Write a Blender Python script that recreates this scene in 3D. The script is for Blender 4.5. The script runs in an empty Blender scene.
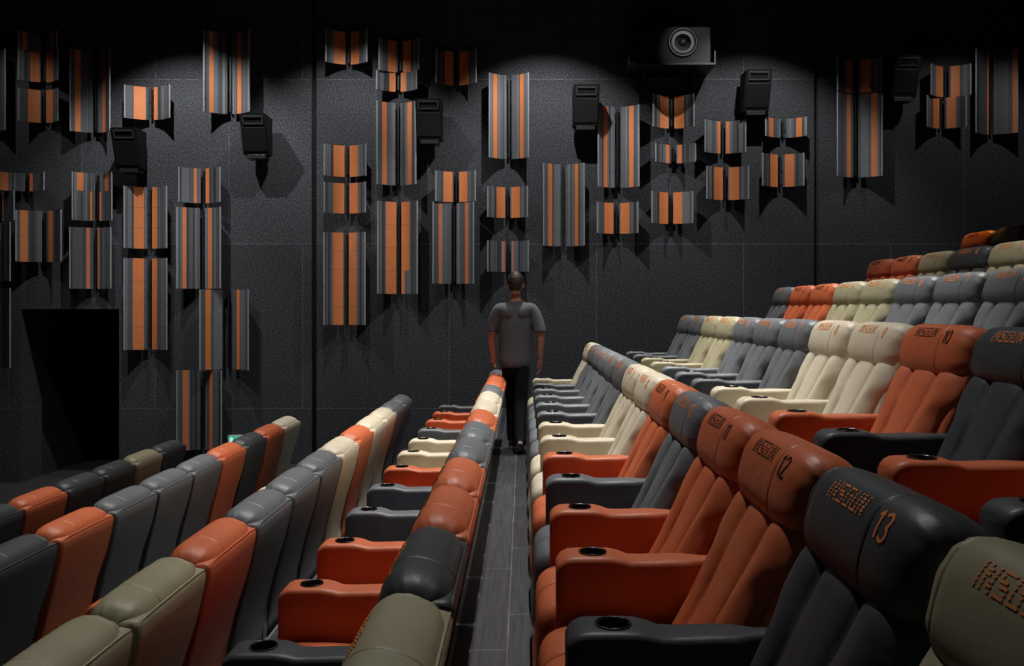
import bpy, bmesh, math, random
from mathutils import Vector, Matrix
R = math.radians
PI = math.pi
scn = bpy.context.scene
col = scn.collection
rnd = random.Random(7)

# ------------------------------------------------------------------ camera
H = 1.42                      # eye height above the walkway
FPX = 840.0                   # focal length in pixels
cam_d = bpy.data.cameras.new('camera')
cam = bpy.data.objects.new('camera', cam_d)
col.objects.link(cam)
cam.location = (0, 0, H)
cam.rotation_euler = (R(90), 0, 0)
cam_d.sensor_width = 36
cam_d.lens = 36 * FPX / 1024
cam_d.shift_x = -11 / 1024
cam_d.shift_y = -24 / 1024
cam_d.clip_start = 0.02
scn.camera = cam

# ------------------------------------------------------------------ light
w = bpy.data.worlds.new('world')
scn.world = w
w.use_nodes = True
w.node_tree.nodes['Background'].inputs[0].default_value = (0.6, 0.7, 1, 1)
w.node_tree.nodes['Background'].inputs[1].default_value = 0.006
scn.view_settings.view_transform = 'Standard'
scn.view_settings.look = 'None'
scn.view_settings.exposure = 0.0
scn.view_settings.gamma = 1.0
scn.view_settings.use_curve_mapping = False

CEIL = 6.1
ROW_FRONT = -1.06
def spot(name, loc, target, power, angle, blend=0.5, radius=0.06, color=(1, 0.93, 0.84)):
    d = bpy.data.lights.new(name, 'SPOT')
    d.energy = power
    d.spot_size = R(angle)
    d.spot_blend = blend
    d.shadow_soft_size = radius
    d.color = color
    o = bpy.data.objects.new(name, d)
    col.objects.link(o)
    o.location = loc
    o.rotation_euler = (Vector(target) - Vector(loc)).to_track_quat('-Z', 'Y').to_euler()
    return o
WY = 12.0                     # the side wall
NEUT = (1.0, 0.985, 0.96)
WARM = (1.0, 0.93, 0.85)
# wall washing downlights
for x, p in ((-7.3, 70), (-4.7, 460), (-2.4, 330), (.31, 500), (3.2, 330), (6.05, 85)):
    spot('wall_spot', (x, WY - 1.75, CEIL - .12), (x, WY - .1, 1.2), p, 88, 0.6, 0.03, NEUT)
for x, p in ((-5.0, 420), (-1.6, 110), (1.6, 90)):  # added fill spots set further out, brightening the lower wall and its diffusers
    spot('wall_spot', (x, 8.7, CEIL - .05), (x, WY, .5), p, 42, 0.9, 0.05, NEUT)
# downlights in the ceiling above the seats
for x, ps, a in ((.22, (900, 1350, 500), 50), (1.75, (760, 820, 45), 44), (2.88, (680, 760, 50), 38),
                 (-1.85, (520, 500, 190), 46), (-3.45, (380, 420, 160), 46)):
    for y, p in zip((9.0, 6.6, 4.3), ps):
        spot('seat_spot', (x, y, CEIL - .05), (x, y - (.7 if 5 < y < 8 else 1.3), 0), p, a + (16 if 5 < y < 8 and x == .22 else 8 if y < 8 else 0), 0.9, 0.06, WARM if y > 5 else (1, .96, .92))
spot('cone_fill_spot', (2.6, 9.2, CEIL - .05), (2.3, 11.5, 4.95), 90, 22, 0.7, 0.04, NEUT)  # added fill light, there only to brighten the subwoofer cone
# two small amber accent lamps
spot('accent_spot', (4.9, 9.4, 4.6), (4.85, 8.9, 2.1), 170, 26, 0.6, 0.04, (1, .62, .15))
spot('accent_spot', (-6.9, 11.0, 3.6), (-7.1, 10.9, ROW_FRONT), 60, 50, 0.8, 0.04, (1, .72, .3))

# ------------------------------------------------------------------ materials
def newmat(name):
    m = bpy.data.materials.new(name)
    m.use_nodes = True
    nt = m.node_tree
    return m, nt, nt.nodes['Principled BSDF']
def leather(name, c, rough=0.46, spec=0.38):
    m, nt, b = newmat(name)
    N = nt.nodes
    tc = N.new('ShaderNodeTexCoord')
    n1 = N.new('ShaderNodeTexNoise'); n1.inputs['Scale'].default_value = 7; n1.inputs['Detail'].default_value = 4
    n2 = N.new('ShaderNodeTexVoronoi'); n2.inputs['Scale'].default_value = 320
    n3 = N.new('ShaderNodeTexNoise'); n3.inputs['Scale'].default_value = 18; n3.inputs['Detail'].default_value = 3
    for n in (n1, n2, n3):
        nt.links.new(tc.outputs['Object'], n.inputs['Vector'])
    mx = N.new('ShaderNodeMix'); mx.data_type = 'RGBA'
    mx.inputs['A'].default_value = (c[0] * .86, c[1] * .84, c[2] * .82, 1)
    mx.inputs['B'].default_value = (c[0] * 1.08, c[1] * 1.08, c[2] * 1.08, 1)
    nt.links.new(n1.outputs['Fac'], mx.inputs['Factor'])
    nt.links.new(mx.outputs['Result'], b.inputs['Base Color'])
    b.inputs['Roughness'].default_value = rough
    b.inputs['Specular IOR Level'].default_value = spec
    bp = N.new('ShaderNodeBump'); bp.inputs['Strength'].default_value = .12; bp.inputs['Distance'].default_value = .001
    nt.links.new(n2.outputs['Distance'], bp.inputs['Height'])
    bp2 = N.new('ShaderNodeBump'); bp2.inputs['Strength'].default_value = .35; bp2.inputs['Distance'].default_value = .006
    nt.links.new(n3.outputs['Fac'], bp2.inputs['Height'])
    nt.links.new(bp.outputs['Normal'], bp2.inputs['Normal'])
    nt.links.new(bp2.outputs['Normal'], b.inputs['Normal'])
    return m
def plain(name, c, rough=0.5, metal=0.0, spec=0.5, noise=0.15, scale=20, bump=0.0):
    m, nt, b = newmat(name)
    N = nt.nodes
    tc = N.new('ShaderNodeTexCoord')
    n1 = N.new('ShaderNodeTexNoise'); n1.inputs['Scale'].default_value = scale; n1.inputs['Detail'].default_value = 4
    nt.links.new(tc.outputs['Object'], n1.inputs['Vector'])
    mx = N.new('ShaderNodeMix'); mx.data_type = 'RGBA'
    mx.inputs['A'].default_value = tuple(v * (1 - noise) for v in c) + (1,)
    mx.inputs['B'].default_value = tuple(v * (1 + noise) for v in c) + (1,)
    nt.links.new(n1.outputs['Fac'], mx.inputs['Factor'])
    nt.links.new(mx.outputs['Result'], b.inputs['Base Color'])
    b.inputs['Roughness'].default_value = rough
    b.inputs['Metallic'].default_value = metal
    b.inputs['Specular IOR Level'].default_value = spec
    if bump:
        bp = N.new('ShaderNodeBump'); bp.inputs['Strength'].default_value = bump; bp.inputs['Distance'].default_value = .01
        nt.links.new(n1.outputs['Fac'], bp.inputs['Height'])
        nt.links.new(bp.outputs['Normal'], b.inputs['Normal'])
    return m
LEATHER = {
    'orange': leather('orange_leather', (.52, .130, .052)),
    'grey': leather('grey_leather', (.115, .130, .148)),
    'charcoal': leather('charcoal_leather', (.045, .053, .060)),
    'cream': leather('cream_leather', (.56, .52, .41)),
    'olive': leather('olive_leather', (.30, .285, .19)),
}
M_THREAD_O = plain('orange_thread', (.72, .24, .07), .45)
M_THREAD_B = plain('black_thread', (.012, .011, .012), .3)
M_BLACK = plain('black_plastic', (.010, .010, .011), .4)
M_CUP = plain('cup_holder_black', (.006, .006, .007), .22)
M_METAL = plain('brushed_bracket_metal', (.20, .21, .22), .4, .7)
M_SPK = plain('speaker_black', (.005, .005, .006), .6, spec=.3)
M_SPK2 = plain('speaker_edge_grey', (.035, .035, .038), .5)
M_SHELF = plain('shelf_steel', (.014, .014, .016), .5, .2)

def felt():
    m, nt, b = newmat('dark_acoustic_felt')
    N = nt.nodes; L = nt.links
    tc = N.new('ShaderNodeTexCoord')
    n1 = N.new('ShaderNodeTexNoise'); n1.inputs['Scale'].default_value = 42; n1.inputs['Detail'].default_value = 6; n1.inputs['Roughness'].default_value = .8
    n2 = N.new('ShaderNodeTexNoise'); n2.inputs['Scale'].default_value = 1.3; n2.inputs['Detail'].default_value = 3
    L.new(tc.outputs['Object'], n1.inputs['Vector']); L.new(tc.outputs['Object'], n2.inputs['Vector'])
    r = N.new('ShaderNodeValToRGB')
    r.color_ramp.elements[0].position = .38; r.color_ramp.elements[0].color = (.016, .0175, .0205, 1)
    r.color_ramp.elements[1].position = .66; r.color_ramp.elements[1].color = (.116, .122, .136, 1)
    L.new(n1.outputs['Fac'], r.inputs['Fac'])
    mp = N.new('ShaderNodeMapping'); mp.inputs['Rotation'].default_value = (R(90), 0, 0)
    mp.inputs['Location'].default_value = (.35, 0, .3)
    L.new(tc.outputs['Object'], mp.inputs['Vector'])
    sep = N.new('ShaderNodeSeparateXYZ'); L.new(tc.outputs['Object'], sep.inputs[0])
    cmb = N.new('ShaderNodeCombineXYZ'); L.new(sep.outputs['X'], cmb.inputs['X']); L.new(sep.outputs['Z'], cmb.inputs['Y'])
    bk = N.new('ShaderNodeTexBrick'); bk.offset = 0.5; bk.offset_frequency = 2
    bk.inputs['Scale'].default_value = 1.0; bk.inputs['Mortar Size'].default_value = .006; bk.inputs['Mortar Smooth'].default_value = .2
    bk.inputs['Brick Width'].default_value = 2.1; bk.inputs['Row Height'].default_value = 2.35; bk.inputs['Bias'].default_value = 0
    bk.inputs['Color1'].default_value = (.78, .78, .78, 1); bk.inputs['Color2'].default_value = (1, 1, 1, 1); bk.inputs['Mortar'].default_value = (1.7, 1.7, 1.7, 1)
    L.new(cmb.outputs[0], bk.inputs['Vector'])
    mu = N.new('ShaderNodeMix'); mu.data_type = 'RGBA'; mu.blend_type = 'MULTIPLY'; mu.inputs['Factor'].default_value = 1; mu.clamp_result = False
    L.new(r.outputs[0], mu.inputs['A']); L.new(bk.outputs['Color'], mu.inputs['B'])
    L.new(mu.outputs['Result'], b.inputs['Base Color'])
    b.inputs['Roughness'].default_value = .95; b.inputs['Specular IOR Level'].default_value = .1
    bp = N.new('ShaderNodeBump'); bp.inputs['Strength'].default_value = .6; bp.inputs['Distance'].default_value = .01
    L.new(n1.outputs['Fac'], bp.inputs['Height']); L.new(bp.outputs['Normal'], b.inputs['Normal'])
    return m
M_FELT = felt()
M_DARK = plain('black_paint', (.006, .006, .007), .9, noise=.1)
def plank():
    m, nt, b = newmat('dark_wood_planks')
    N = nt.nodes; L = nt.links
    tc = N.new('ShaderNodeTexCoord')
    mp = N.new('ShaderNodeMapping'); mp.inputs['Rotation'].default_value = (0, 0, R(90)); mp.inputs['Location'].default_value = (.2, .065, 0)
    L.new(tc.outputs['Object'], mp.inputs['Vector'])
    bk = N.new('ShaderNodeTexBrick'); bk.offset = .37
    bk.inputs['Scale'].default_value = 1; bk.inputs['Mortar Size'].default_value = .0022; bk.inputs['Brick Width'].default_value = 1.1
    bk.inputs['Row Height'].default_value = .155
    bk.inputs['Color1'].default_value = (.022, .024, .028, 1); bk.inputs['Color2'].default_value = (.034, .037, .043, 1); bk.inputs['Mortar'].default_value = (.15, .155, .165, 1)
    L.new(mp.outputs[0], bk.inputs['Vector'])
    mp2 = N.new('ShaderNodeMapping'); mp2.inputs['Scale'].default_value = (60, 2.2, 1)
    L.new(tc.outputs['Object'], mp2.inputs['Vector'])
    n = N.new('ShaderNodeTexNoise'); n.inputs['Scale'].default_value = 1; n.inputs['Detail'].default_value = 6; n.inputs['Roughness'].default_value = .7
    L.new(mp2.outputs[0], n.inputs['Vector'])
    r = N.new('ShaderNodeValToRGB'); r.color_ramp.elements[0].position = .35; r.color_ramp.elements[0].color = (.5, .5, .5, 1)
    r.color_ramp.elements[1].position = .75; r.color_ramp.elements[1].color = (1.7, 1.7, 1.7, 1)
    L.new(n.outputs['Fac'], r.inputs['Fac'])
    mu = N.new('ShaderNodeMix'); mu.data_type = 'RGBA'; mu.blend_type = 'MULTIPLY'; mu.inputs['Factor'].default_value = 1
    L.new(bk.outputs['Color'], mu.inputs['A']); L.new(r.outputs[0], mu.inputs['B'])
    L.new(mu.outputs['Result'], b.inputs['Base Color'])
    b.inputs['Roughness'].default_value = .45
    bp = N.new('ShaderNodeBump'); bp.inputs['Strength'].default_value = .3; bp.inputs['Distance'].default_value = .003
    L.new(n.outputs['Fac'], bp.inputs['Height']); L.new(bp.outputs['Normal'], b.inputs['Normal'])
    return m
M_PLANK = plank()
M_CARPET = plain('dark_carpet', (.035, .036, .038), .95, noise=.5, scale=90, bump=.3, spec=.1)
M_NOSE = plain('grey_edge_strip', (.28, .29, .30), .4, .6)

# ------------------------------------------------------------------ mesh helpers
def link(name, me, mat=None, parent=None):
    o = bpy.data.objects.new(name, me)
    col.objects.link(o)
    if mat is not None:
        me.materials.append(mat)
    if parent is not None:
        o.parent = parent
    return o
def mesh(verts, faces, smooth=True, fm=None):
    me = bpy.data.meshes.new('mesh')
    me.from_pydata([tuple(v) for v in verts], [], faces)
    if fm:
        for p, i in zip(me.polygons, fm):
            p.material_index = i
    bm = bmesh.new(); bm.from_mesh(me)
    bmesh.ops.recalc_face_normals(bm, faces=bm.faces)
    for f in bm.faces:
        f.smooth = smooth
    bm.to_mesh(me); bm.free()
    return me
def loft(rings, smooth=True, sharp=None):
    """rings: equal-length closed loops; ends are capped"""
    V = []; F = []
    n = len(rings[0])
    for r_ in rings:
        V += r_
    for i in range(len(rings) - 1):
        for j in range(n):
            a = i * n + j; b = i * n + (j + 1) % n
            F.append((a, b, b + n, a + n))
    F.append(tuple(range(n)))
    F.append(tuple(range((len(rings) - 1) * n, len(rings) * n)))
    return mesh(V, F, smooth)
def rrect(cx, cy, hx, hy, rr, seg=4):
    """rounded rectangle as a list of (x, y)"""
    rr = min(rr, hx * .999, hy * .999)
    P = []
    for k, (sx, sy) in enumerate(((1, 1), (-1, 1), (-1, -1), (1, -1))):
        for s in range(seg + 1):
            a = k * PI / 2 + s / seg * PI / 2
            P.append((cx + sx * (hx - rr) + rr * math.cos(a), cy + sy * (hy - rr) + rr * math.sin(a)))
    return P
def box_bm(bm, x0, x1, y0, y1, z0, z1, bev=0.0, mtx=None):
    r_ = bmesh.ops.create_cube(bm, size=1)
    vs = r_['verts']
    for v in vs:
        v.co = Vector(((x0 + x1) / 2 + v.co.x * (x1 - x0), (y0 + y1) / 2 + v.co.y * (y1 - y0), (z0 + z1) / 2 + v.co.z * (z1 - z0)))
    if bev:
        es = list({e for v in vs for e in v.link_edges})
        q = bmesh.ops.bevel(bm, geom=es, offset=bev, segments=2, profile=.5, affect='EDGES')
        vs = list({v for f in q['faces'] for v in f.verts} | {v for v in vs if v.is_valid})
    if mtx is not None:
        bmesh.ops.transform(bm, matrix=mtx, verts=[v for v in vs if v.is_valid])
def bm_obj(name, bm, mat, parent=None, smooth=False):
    me = bpy.data.meshes.new('mesh')
    for f in bm.faces:
        f.smooth = smooth
    bm.to_mesh(me); bm.free()
    return link(name, me, mat, parent)
def box_mesh(*a, **k):
    bm = bmesh.new(); box_bm(bm, *a, **k)
    me = bpy.data.meshes.new('mesh'); bm.to_mesh(me); bm.free()
    return me
def struct(name, me, mat):
    o = link(name, me, mat); o['kind'] = 'structure'
    return o
def lathe(prof, c=(0, 0, 0), seg=28):
    """prof: list of (r, z) open; revolved about z"""
    V = []; F = []
    for r_, z in prof:
        for s in range(seg):
            a = 2 * PI * s / seg
            V.append((c[0] + r_ * math.cos(a), c[1] + r_ * math.sin(a), c[2] + z))
    for i in range(len(prof) - 1):
        for s in range(seg):
            a = i * seg + s; b = i * seg + (s + 1) % seg
            F.append((a, b, b + seg, a + seg))
    F.append(tuple(range(seg))); F.append(tuple(range((len(prof) - 1) * seg, len(prof) * seg)))
    return mesh(V, F)
def evaluated(o, keep=False):
    dg = bpy.context.evaluated_depsgraph_get()
    dg.update()
    me = bpy.data.meshes.new_from_object(o.evaluated_get(dg))
    if not keep:
        bpy.data.objects.remove(o, do_unlink=True)
    return me
def thing(name, label, cat, loc=(0, 0, 0), group=None):
    o = bpy.data.objects.new(name, None)
    col.objects.link(o)
    o.empty_display_size = .1
    o.location = loc
    o['label'] = label; o['category'] = cat
    if group:
        o['group'] = group
    return o

# ------------------------------------------------------------------ the setting
ROW = {4: (4.12, 1.18), 3: (3.09, .885), 2: (2.06, .59), 1: (1.03, .295), 0: (0, 0), -1: (-1.03, -.295), -2: (-2.07, -.565), -3: (-3.30, -.80), -4: (-4.55, -1.06)}
ZF = ROW[-4][1]
NEAR = -0.6
for r_ in sorted(ROW):
    x0 = ROW[r_][0] - .30
    x1 = ROW[r_ + 1][0] - .30 if r_ < 4 else 8.2
    if r_ == -4:
        x0 = -9.2
    struct('floor', box_mesh(x0, x1, NEAR, WY, -1.5, ROW[r_][1]), M_PLANK if r_ > -4 else M_CARPET)
    if r_ > -4:
        struct('trim_%d' % (r_ + 5), box_mesh(x0 - .004, x0 + .012, NEAR, WY - .01, ROW[r_][1] - .025, ROW[r_][1] + .002), M_NOSE)
OX0, OX1, OZ = -7.17, -5.77, 1.42
def wallbox(x0, x1, z0, z1):
    bm = bmesh.new(); box_bm(bm, x0, x1, WY, WY + .12, z0, z1)
    return bm
bm = bmesh.new()
box_bm(bm, -9.2, OX0, WY, WY + .12, ZF, CEIL)
box_bm(bm, OX0, OX1, WY, WY + .12, OZ, CEIL)
box_bm(bm, OX1, -3.02, WY, WY + .12, -1.5, CEIL)
me = bpy.data.meshes.new('mesh'); bm.to_mesh(me); bm.free()
struct('wall_side', me, M_FELT)
struct('wall_side', box_mesh(-2.95, 4.16, WY, WY + .12, -1.5, CEIL), M_FELT)
struct('wall_side', box_mesh(4.22, 8.2, WY, WY + .12, -1.5, CEIL), M_FELT)
struct('wall_side_backing', box_mesh(OX1, 8.2, WY + .12, WY + .16, -1.5, CEIL), M_DARK)
struct('wall_doorway_left', box_mesh(OX0 - .12, OX0, WY + .12, WY + 3.2, ZF, OZ + .1), M_FELT)
struct('wall_doorway_right', box_mesh(OX1, OX1 + .12, WY + .16, WY + 3.2, ZF, OZ + .1), M_FELT)
struct('wall_doorway_back', box_mesh(OX0, OX1, WY + 3.1, WY + 3.2, ZF, OZ + .1), M_DARK)
struct('ceiling_doorway', box_mesh(OX0, OX1, WY + .12, WY + 3.1, OZ, OZ + .1), M_DARK)
struct('floor_doorway', box_mesh(OX0, OX1, WY, WY + 3.1, ZF - .2, ZF), M_CARPET)
struct('ceiling', box_mesh(-9.2, 8.2, NEAR, WY + .16, CEIL, CEIL + .1), M_DARK)
struct('baseboard_side', box_mesh(OX1, ROW[-3][0] - .31, WY - .02, WY, ZF, ZF + .12), M_BLACK)

# ------------------------------------------------------------------ recliner
def selp(t, a, b, n):
    c, s = math.cos(t), math.sin(t)
    return (a * math.copysign(abs(c) ** (2 / n), c), b * math.copysign(abs(s) ** (2 / n), s))
HW = .288                              # half width of head roll
HC = (.750, .940); HA, HB, HN = .098, .118, 2.7; HT = R(-17)
SEAMS_H = (-.108, .215)                # local y of the two seams
def head_pt(y, t, off=0.0, wr=True):
    v = max(-1, min(1, y / HW))
    s = max(0.0, 1 - abs(v) ** 7) ** .42
    s = .02 + .98 * s
    a, b = selp(t, HA * s, HB * (.25 + .75 * s if s > .05 else s), HN)
    L = math.hypot(a, b)
    g = 0
    for q in SEAMS_H:
        g -= .0045 * math.exp(-((y - q) / .0035) ** 2)
    e = max(0, abs(v) - .72) / .28
    if wr and e > 0:
        g += .0035 * e * math.sin(t * 13 + 1.3 * math.sin(t * 3)) * (1 - e * .3)
    k = (L + g + off) / max(L, 1e-6)
    a *= k; b *= k
    c, sn = math.cos(HT), math.sin(HT)
    return Vector((HC[0] + a * c - b * sn, y, HC[1] + a * sn + b * c))
def head_mesh():
    ys = [math.sin(k / 22 * PI / 2) * HW for k in range(-22, 23)]
    for q in SEAMS_H:
        ys = [y for y in ys if abs(y - q) > .012] + [q + d for d in (-.01, -.006, -.003, 0, .003, .006, .01)]
    ys = sorted(ys)
    return loft([[head_pt(y, 2 * PI * k / 48) for k in range(48)] for y in ys])
_T = [R(80) + R(130) * k / 400 for k in range(401)]
_S = [0.0]
for _k in range(400):
    _S.append(_S[-1] + (head_pt(0, _T[_k + 1], 0, False) - head_pt(0, _T[_k], 0, False)).length)
def t_of(s_):
    """angle on the roll at arc length s_ (metres) down from its crown"""
    for k in range(400):
        if _S[k + 1] >= s_:
            return _T[k] + (_T[k + 1] - _T[k]) * (s_ - _S[k]) / max(1e-9, _S[k + 1] - _S[k])
    return _T[-1]
def surf_patch(poly_uv, th=.0014):
    """strip along (y, arc length) points: list of (left,right) pairs on the head roll"""
    V = []; F = []
    for a, b in poly_uv:
        V += [head_pt(a[0], t_of(a[1]), .0004, False), head_pt(b[0], t_of(b[1]), .0004, False),
              head_pt(b[0], t_of(b[1]), .0004 + th, False), head_pt(a[0], t_of(a[1]), .0004 + th, False)]
    n = len(poly_uv)
    for i in range(n - 1):
        for j in range(4):
            F.append((i * 4 + j, i * 4 + (j + 1) % 4, i * 4 + 4 + (j + 1) % 4, i * 4 + 4 + j))
    F.append((0, 1, 2, 3)); F.append((n * 4 - 4, n * 4 - 3, n * 4 - 2, n * 4 - 1))
    return V, F
FONT = {
    'I': ['1', '1', '1', '1', '1', '1'],
    'N': ['1001', '1101', '1101', '1011', '1011', '1001'],
    'S': ['1111', '1000', '1110', '0111', '0001', '1111'],
    'G': ['1111', '1000', '1011', '1001', '1001', '1111'],
    'U': ['1001', '1001', '1001', '1001', '1001', '1111'],
}
def lettering_mesh():
    V = []; F = []
    word = 'INSGUN'
    cells = sum(len(FONT[c][0]) + 1 for c in word) - 1
    y0, y1 = .125, -.062
    t0, t1 = .118, .166
    cw = (y1 - y0) / cells
    x = 0
    for c in word:
        g = FONT[c]
        for r0 in range(6):
            row = g[r0] + '0'
            st = None
            for i, ch in enumerate(row):
                if ch == '1' and st is None:
                    st = i
                if ch == '0' and st is not None:
                    ya = y0 + (x + st + .08) * cw; yb = y0 + (x + i - .12) * cw
                    ta = t0 + (t1 - t0) * (r0 + .22) / 6; tb = t0 + (t1 - t0) * (r0 + .78) / 6
                    v, f = surf_patch([((ya, ta), (ya, tb)), ((yb, ta), (yb, tb))])
                    F += [tuple(q + len(V) for q in ff) for ff in f]; V += v
                    st = None
        x += len(g[0]) + 1
    return mesh(V, F, False)
def arc(cx, cy, rx, ry, a0, a1, n=10):
    return [(cx + rx * math.cos(R(a0 + (a1 - a0) * k / n)), cy + ry * math.sin(R(a0 + (a1 - a0) * k / n))) for k in range(n + 1)]
DIG = {
    '0': arc(.35, .5, .33, .5, 90, 450, 18),
    '1': [(.02, .80), (.30, 1.0), (.30, 0)],
    '2': arc(.35, .72, .32, .28, 160, -30, 10) + [(.04, 0), (.7, 0)],
    '3': arc(.33, .75, .3, .25, 150, -80, 10) + arc(.33, .27, .34, .27, 80, -150, 10),
    '4': [(.55, 0), (.55, 1), (.02, .3), (.75, .3)],
    '5': [(.62, 1), (.12, 1), (.08, .55)] + arc(.33, .3, .32, .3, 120, -150, 10),
    '6': [(.55, 1), (.12, .5)] + arc(.35, .3, .31, .3, 140, 500, 16),
    '7': [(.03, 1), (.68, 1), (.25, 0)],
    '8': arc(.35, .75, .27, .25, 270, -90, 14) + arc(.35, .25, .32, .25, 90, 450, 14),
    '9': arc(.35, .7, .31, .3, -40, 320, 16) + [(.58, .5), (.2, 0)],
}
def number_mesh(n):
    V = []; F = []
    s = str(n)
    hgt = .056; t1 = .186
    wch = .040
    y = -.130 - (0 if len(s) == 2 else .022)
    for ch in s:
        P = [(y - p[0] * wch * .95, t1 - p[1] * hgt + (-p[0] * 0)) for p in DIG[ch]]
        Q = [P[0]]
        for p in P[1:]:
            q = Q[-1]; m_ = max(1, int(math.hypot(p[0] - q[0], p[1] - q[1]) / .004))
            Q += [(q[0] + (p[0] - q[0]) * k / m_, q[1] + (p[1] - q[1]) * k / m_) for k in range(1, m_ + 1)]
        P = Q
        pr = []
        k_t = 1.0                       # metres per radian along the roll
        for i, p in enumerate(P):
            a = P[max(0, i - 1)]; b = P[min(len(P) - 1, i + 1)]
            dy, dt = (b[0] - a[0]), (b[1] - a[1]) * k_t
            L = math.hypot(dy, dt) or 1
            wv = .0034
            nx, nt = -dt / L * wv, dy / L * wv / k_t
            pr.append(((p[0] + nx, p[1] + nt), (p[0] - nx, p[1] - nt)))
        v, f = surf_patch(pr)
        F += [tuple(q + len(V) for q in ff) for ff in f]; V += v
        y -= wch if ch != '1' else wch * .62
    return mesh(V, F, False)
def slab(nu, nv, front, back):
    V = []; F = []
    def idx(k, i, j):
        return k * (nu + 1) * (nv + 1) + i * (nv + 1) + j
    for fn in (front, back):
        for i in range(nu + 1):
            for j in range(nv + 1):
                V.append(fn(i / nu, j / nv))
    for k in (0, 1):
        for i in range(nu):
            for j in range(nv):
                F.append((idx(k, i, j), idx(k, i + 1, j), idx(k, i + 1, j + 1), idx(k, i, j + 1)))
    for i in range(nu):
        for j in (0, nv):
            F.append((idx(0, i, j), idx(0, i + 1, j), idx(1, i + 1, j), idx(1, i, j)))
    for j in range(nv):
        for i in (0, nu):
            F.append((idx(0, i, j), idx(0, i, j + 1), idx(1, i, j + 1), idx(1, i, j)))
    return mesh(V, F)
def smooth01(x):
    x = max(0, min(1, x)); return x * x * (3 - 2 * x)
def backrest_mesh():
    def w_(s):
        return .226 + .052 * smooth01((s - .56) / .2)
    def pt(u, s, front):
        W = w_(s)
        uu = math.sin((u - .5) * PI * .94) / math.sin(.5 * PI * .94)     # -1..1 denser at the edges
        y = uu * W
        x = .455 + .262 * s; z = .41 + .50 * s
        if not front:
            return Vector((x + .09, y * .97, z - .02))
        c = .088 + .020 * s
        if abs(y) < c:
            q = y / c; d = .030 * (1 - abs(q) ** 3.2) ** .5
        else:
            q = (abs(y) - (c + W) / 2) / ((W - c) / 2)
            d = .034 * max(0, 1 - abs(q) ** 2.6) ** .55
            if abs(y) > (c + W) / 2:
                d -= .02 * smooth01(q)
        d *= (.35 + .65 * smooth01(s / .12)) * (1 - .6 * smooth01((s - .86) / .12)) 
        d += .004 * math.sin(9 * s + 2.5 * uu) * (1 - s)
        return Vector((x - d - .012, y, z + d * .35))
    return slab(54, 22, lambda u, s: pt(u, s, True), lambda u, s: pt(u, s, False))
def cushion_mesh():
    W = .229
    c = (.312, .325)
    ys = [math.sin(k / 14 * PI / 2) * W for k in range(-14, 15)]
    ys = sorted([y for y in ys if abs(y) > .012] + [-.010, -.005, 0, .005, .010])
    rings = []
    for y in ys:
        v = abs(y / W); s = .05 + .95 * max(0, 1 - v ** 8) ** .4
        g = .012 * math.exp(-(y / .006) ** 2)
        rg = []
        for k in range(44):
            a, b = selp(2 * PI * k / 44, .268 * (.75 + .25 * s), .150 * (.6 + .4 * s), 4.2)
            crown = .012 * (1 - (2 * abs(y) / W - 1) ** 2) if b > 0 else 0
            if b > 0:
                b += crown - g
            elif a < -.2:
                a += g * .6
            rg.append(Vector((c[0] + a, y, c[1] + b - .035 * max(0, a / .268) ** 2)))
        rings.append(rg)
    return loft(rings)
def footrest_mesh():
    W = .226
    ys = [math.sin(k / 12 * PI / 2) * W for k in range(-12, 13)]
    rings = []
    for y in ys:
        v = abs(y / W); s = .05 + .95 * max(0, 1 - v ** 8) ** .4
        rg = []
        for k in range(36):
            t = 2 * PI * k / 36
            a, b = selp(t, .045 * s, .135 * (.85 + .15 * s), 3.4)
            a -= .003 * math.exp(-((b + .01) / .008) ** 2) * math.copysign(1, a)
            rg.append(Vector((.088 + a + .02 * (b / .135), y, .275 + b)))
        rings.append(rg)
    return loft(rings)
AY = .300                              # arm centre line
def arm_mesh():
    xs = [.104, .110, .122, .14, .165, .20, .235, .27, .30, .33, .37, .45, .50, .53, .56, .66, .70, .71]
    rings = []
    for x in xs:
        e = min(1, max(0, (x - .100) / .055)); e = math.sqrt(1 - (1 - e) ** 2)
        pod = 1 - smooth01((x - .27) / .09)
        hw = (.058 + .012 * pod) * (.72 + .28 * e) - .0235 * smooth01((x - .50) / .06)
        if x > .69:
            hw *= .93
        zt = .645 + .014 * pod - .050 * (1 - e) - (.015 if x > .69 else 0) - .006 * math.exp(-((x - .335) / .04) ** 2)
        zb = .12
        rr = .022
        P = []
        for (py, pz) in rrect(0, (zt + zb) / 2, hw, (zt - zb) / 2, rr, 5):
            # narrower below the top roll
            k = smooth01((zt - pz - .03) / .10)
            f = 1 - .20 * k * pod - .05 * k
            P.append(Vector((x, AY + py * f, pz)))
        rings.append(P)
    me = loft(rings)
    o = link('armrest_source', me)
    bm = bmesh.new(); bm.from_mesh(me)
    bmesh.ops.subdivide_edges(bm, edges=[e for e in bm.edges if abs(e.verts[0].co.x - e.verts[1].co.x) < 1e-5 and abs(e.verts[0].co.z - e.verts[1].co.z) > .2], cuts=5)
    for f in bm.faces:
        f.smooth = True
    bm.to_mesh(me); bm.free()
    cyl = link('cutter', lathe([(.0415, -.09), (.0415, .08)], (.218, AY, .65), 32))
    md = o.modifiers.new('hole', 'BOOLEAN'); md.operation = 'DIFFERENCE'; md.object = cyl; md.solver = 'EXACT'
    out = evaluated(o)
    bpy.data.objects.remove(cyl, do_unlink=True)
    out.set_sharp_from_angle(angle=R(50))
    return out
def cup_mesh():
    return lathe([(.0405, -.084), (.0415, .004), (.0445, .008), (.0440, .0115), (.0400, .0115), (.0370, .006), (.0360, -.04), (.0345, -.076), (.001, -.078)],
                 (.218, AY, .6515), 32)
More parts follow.
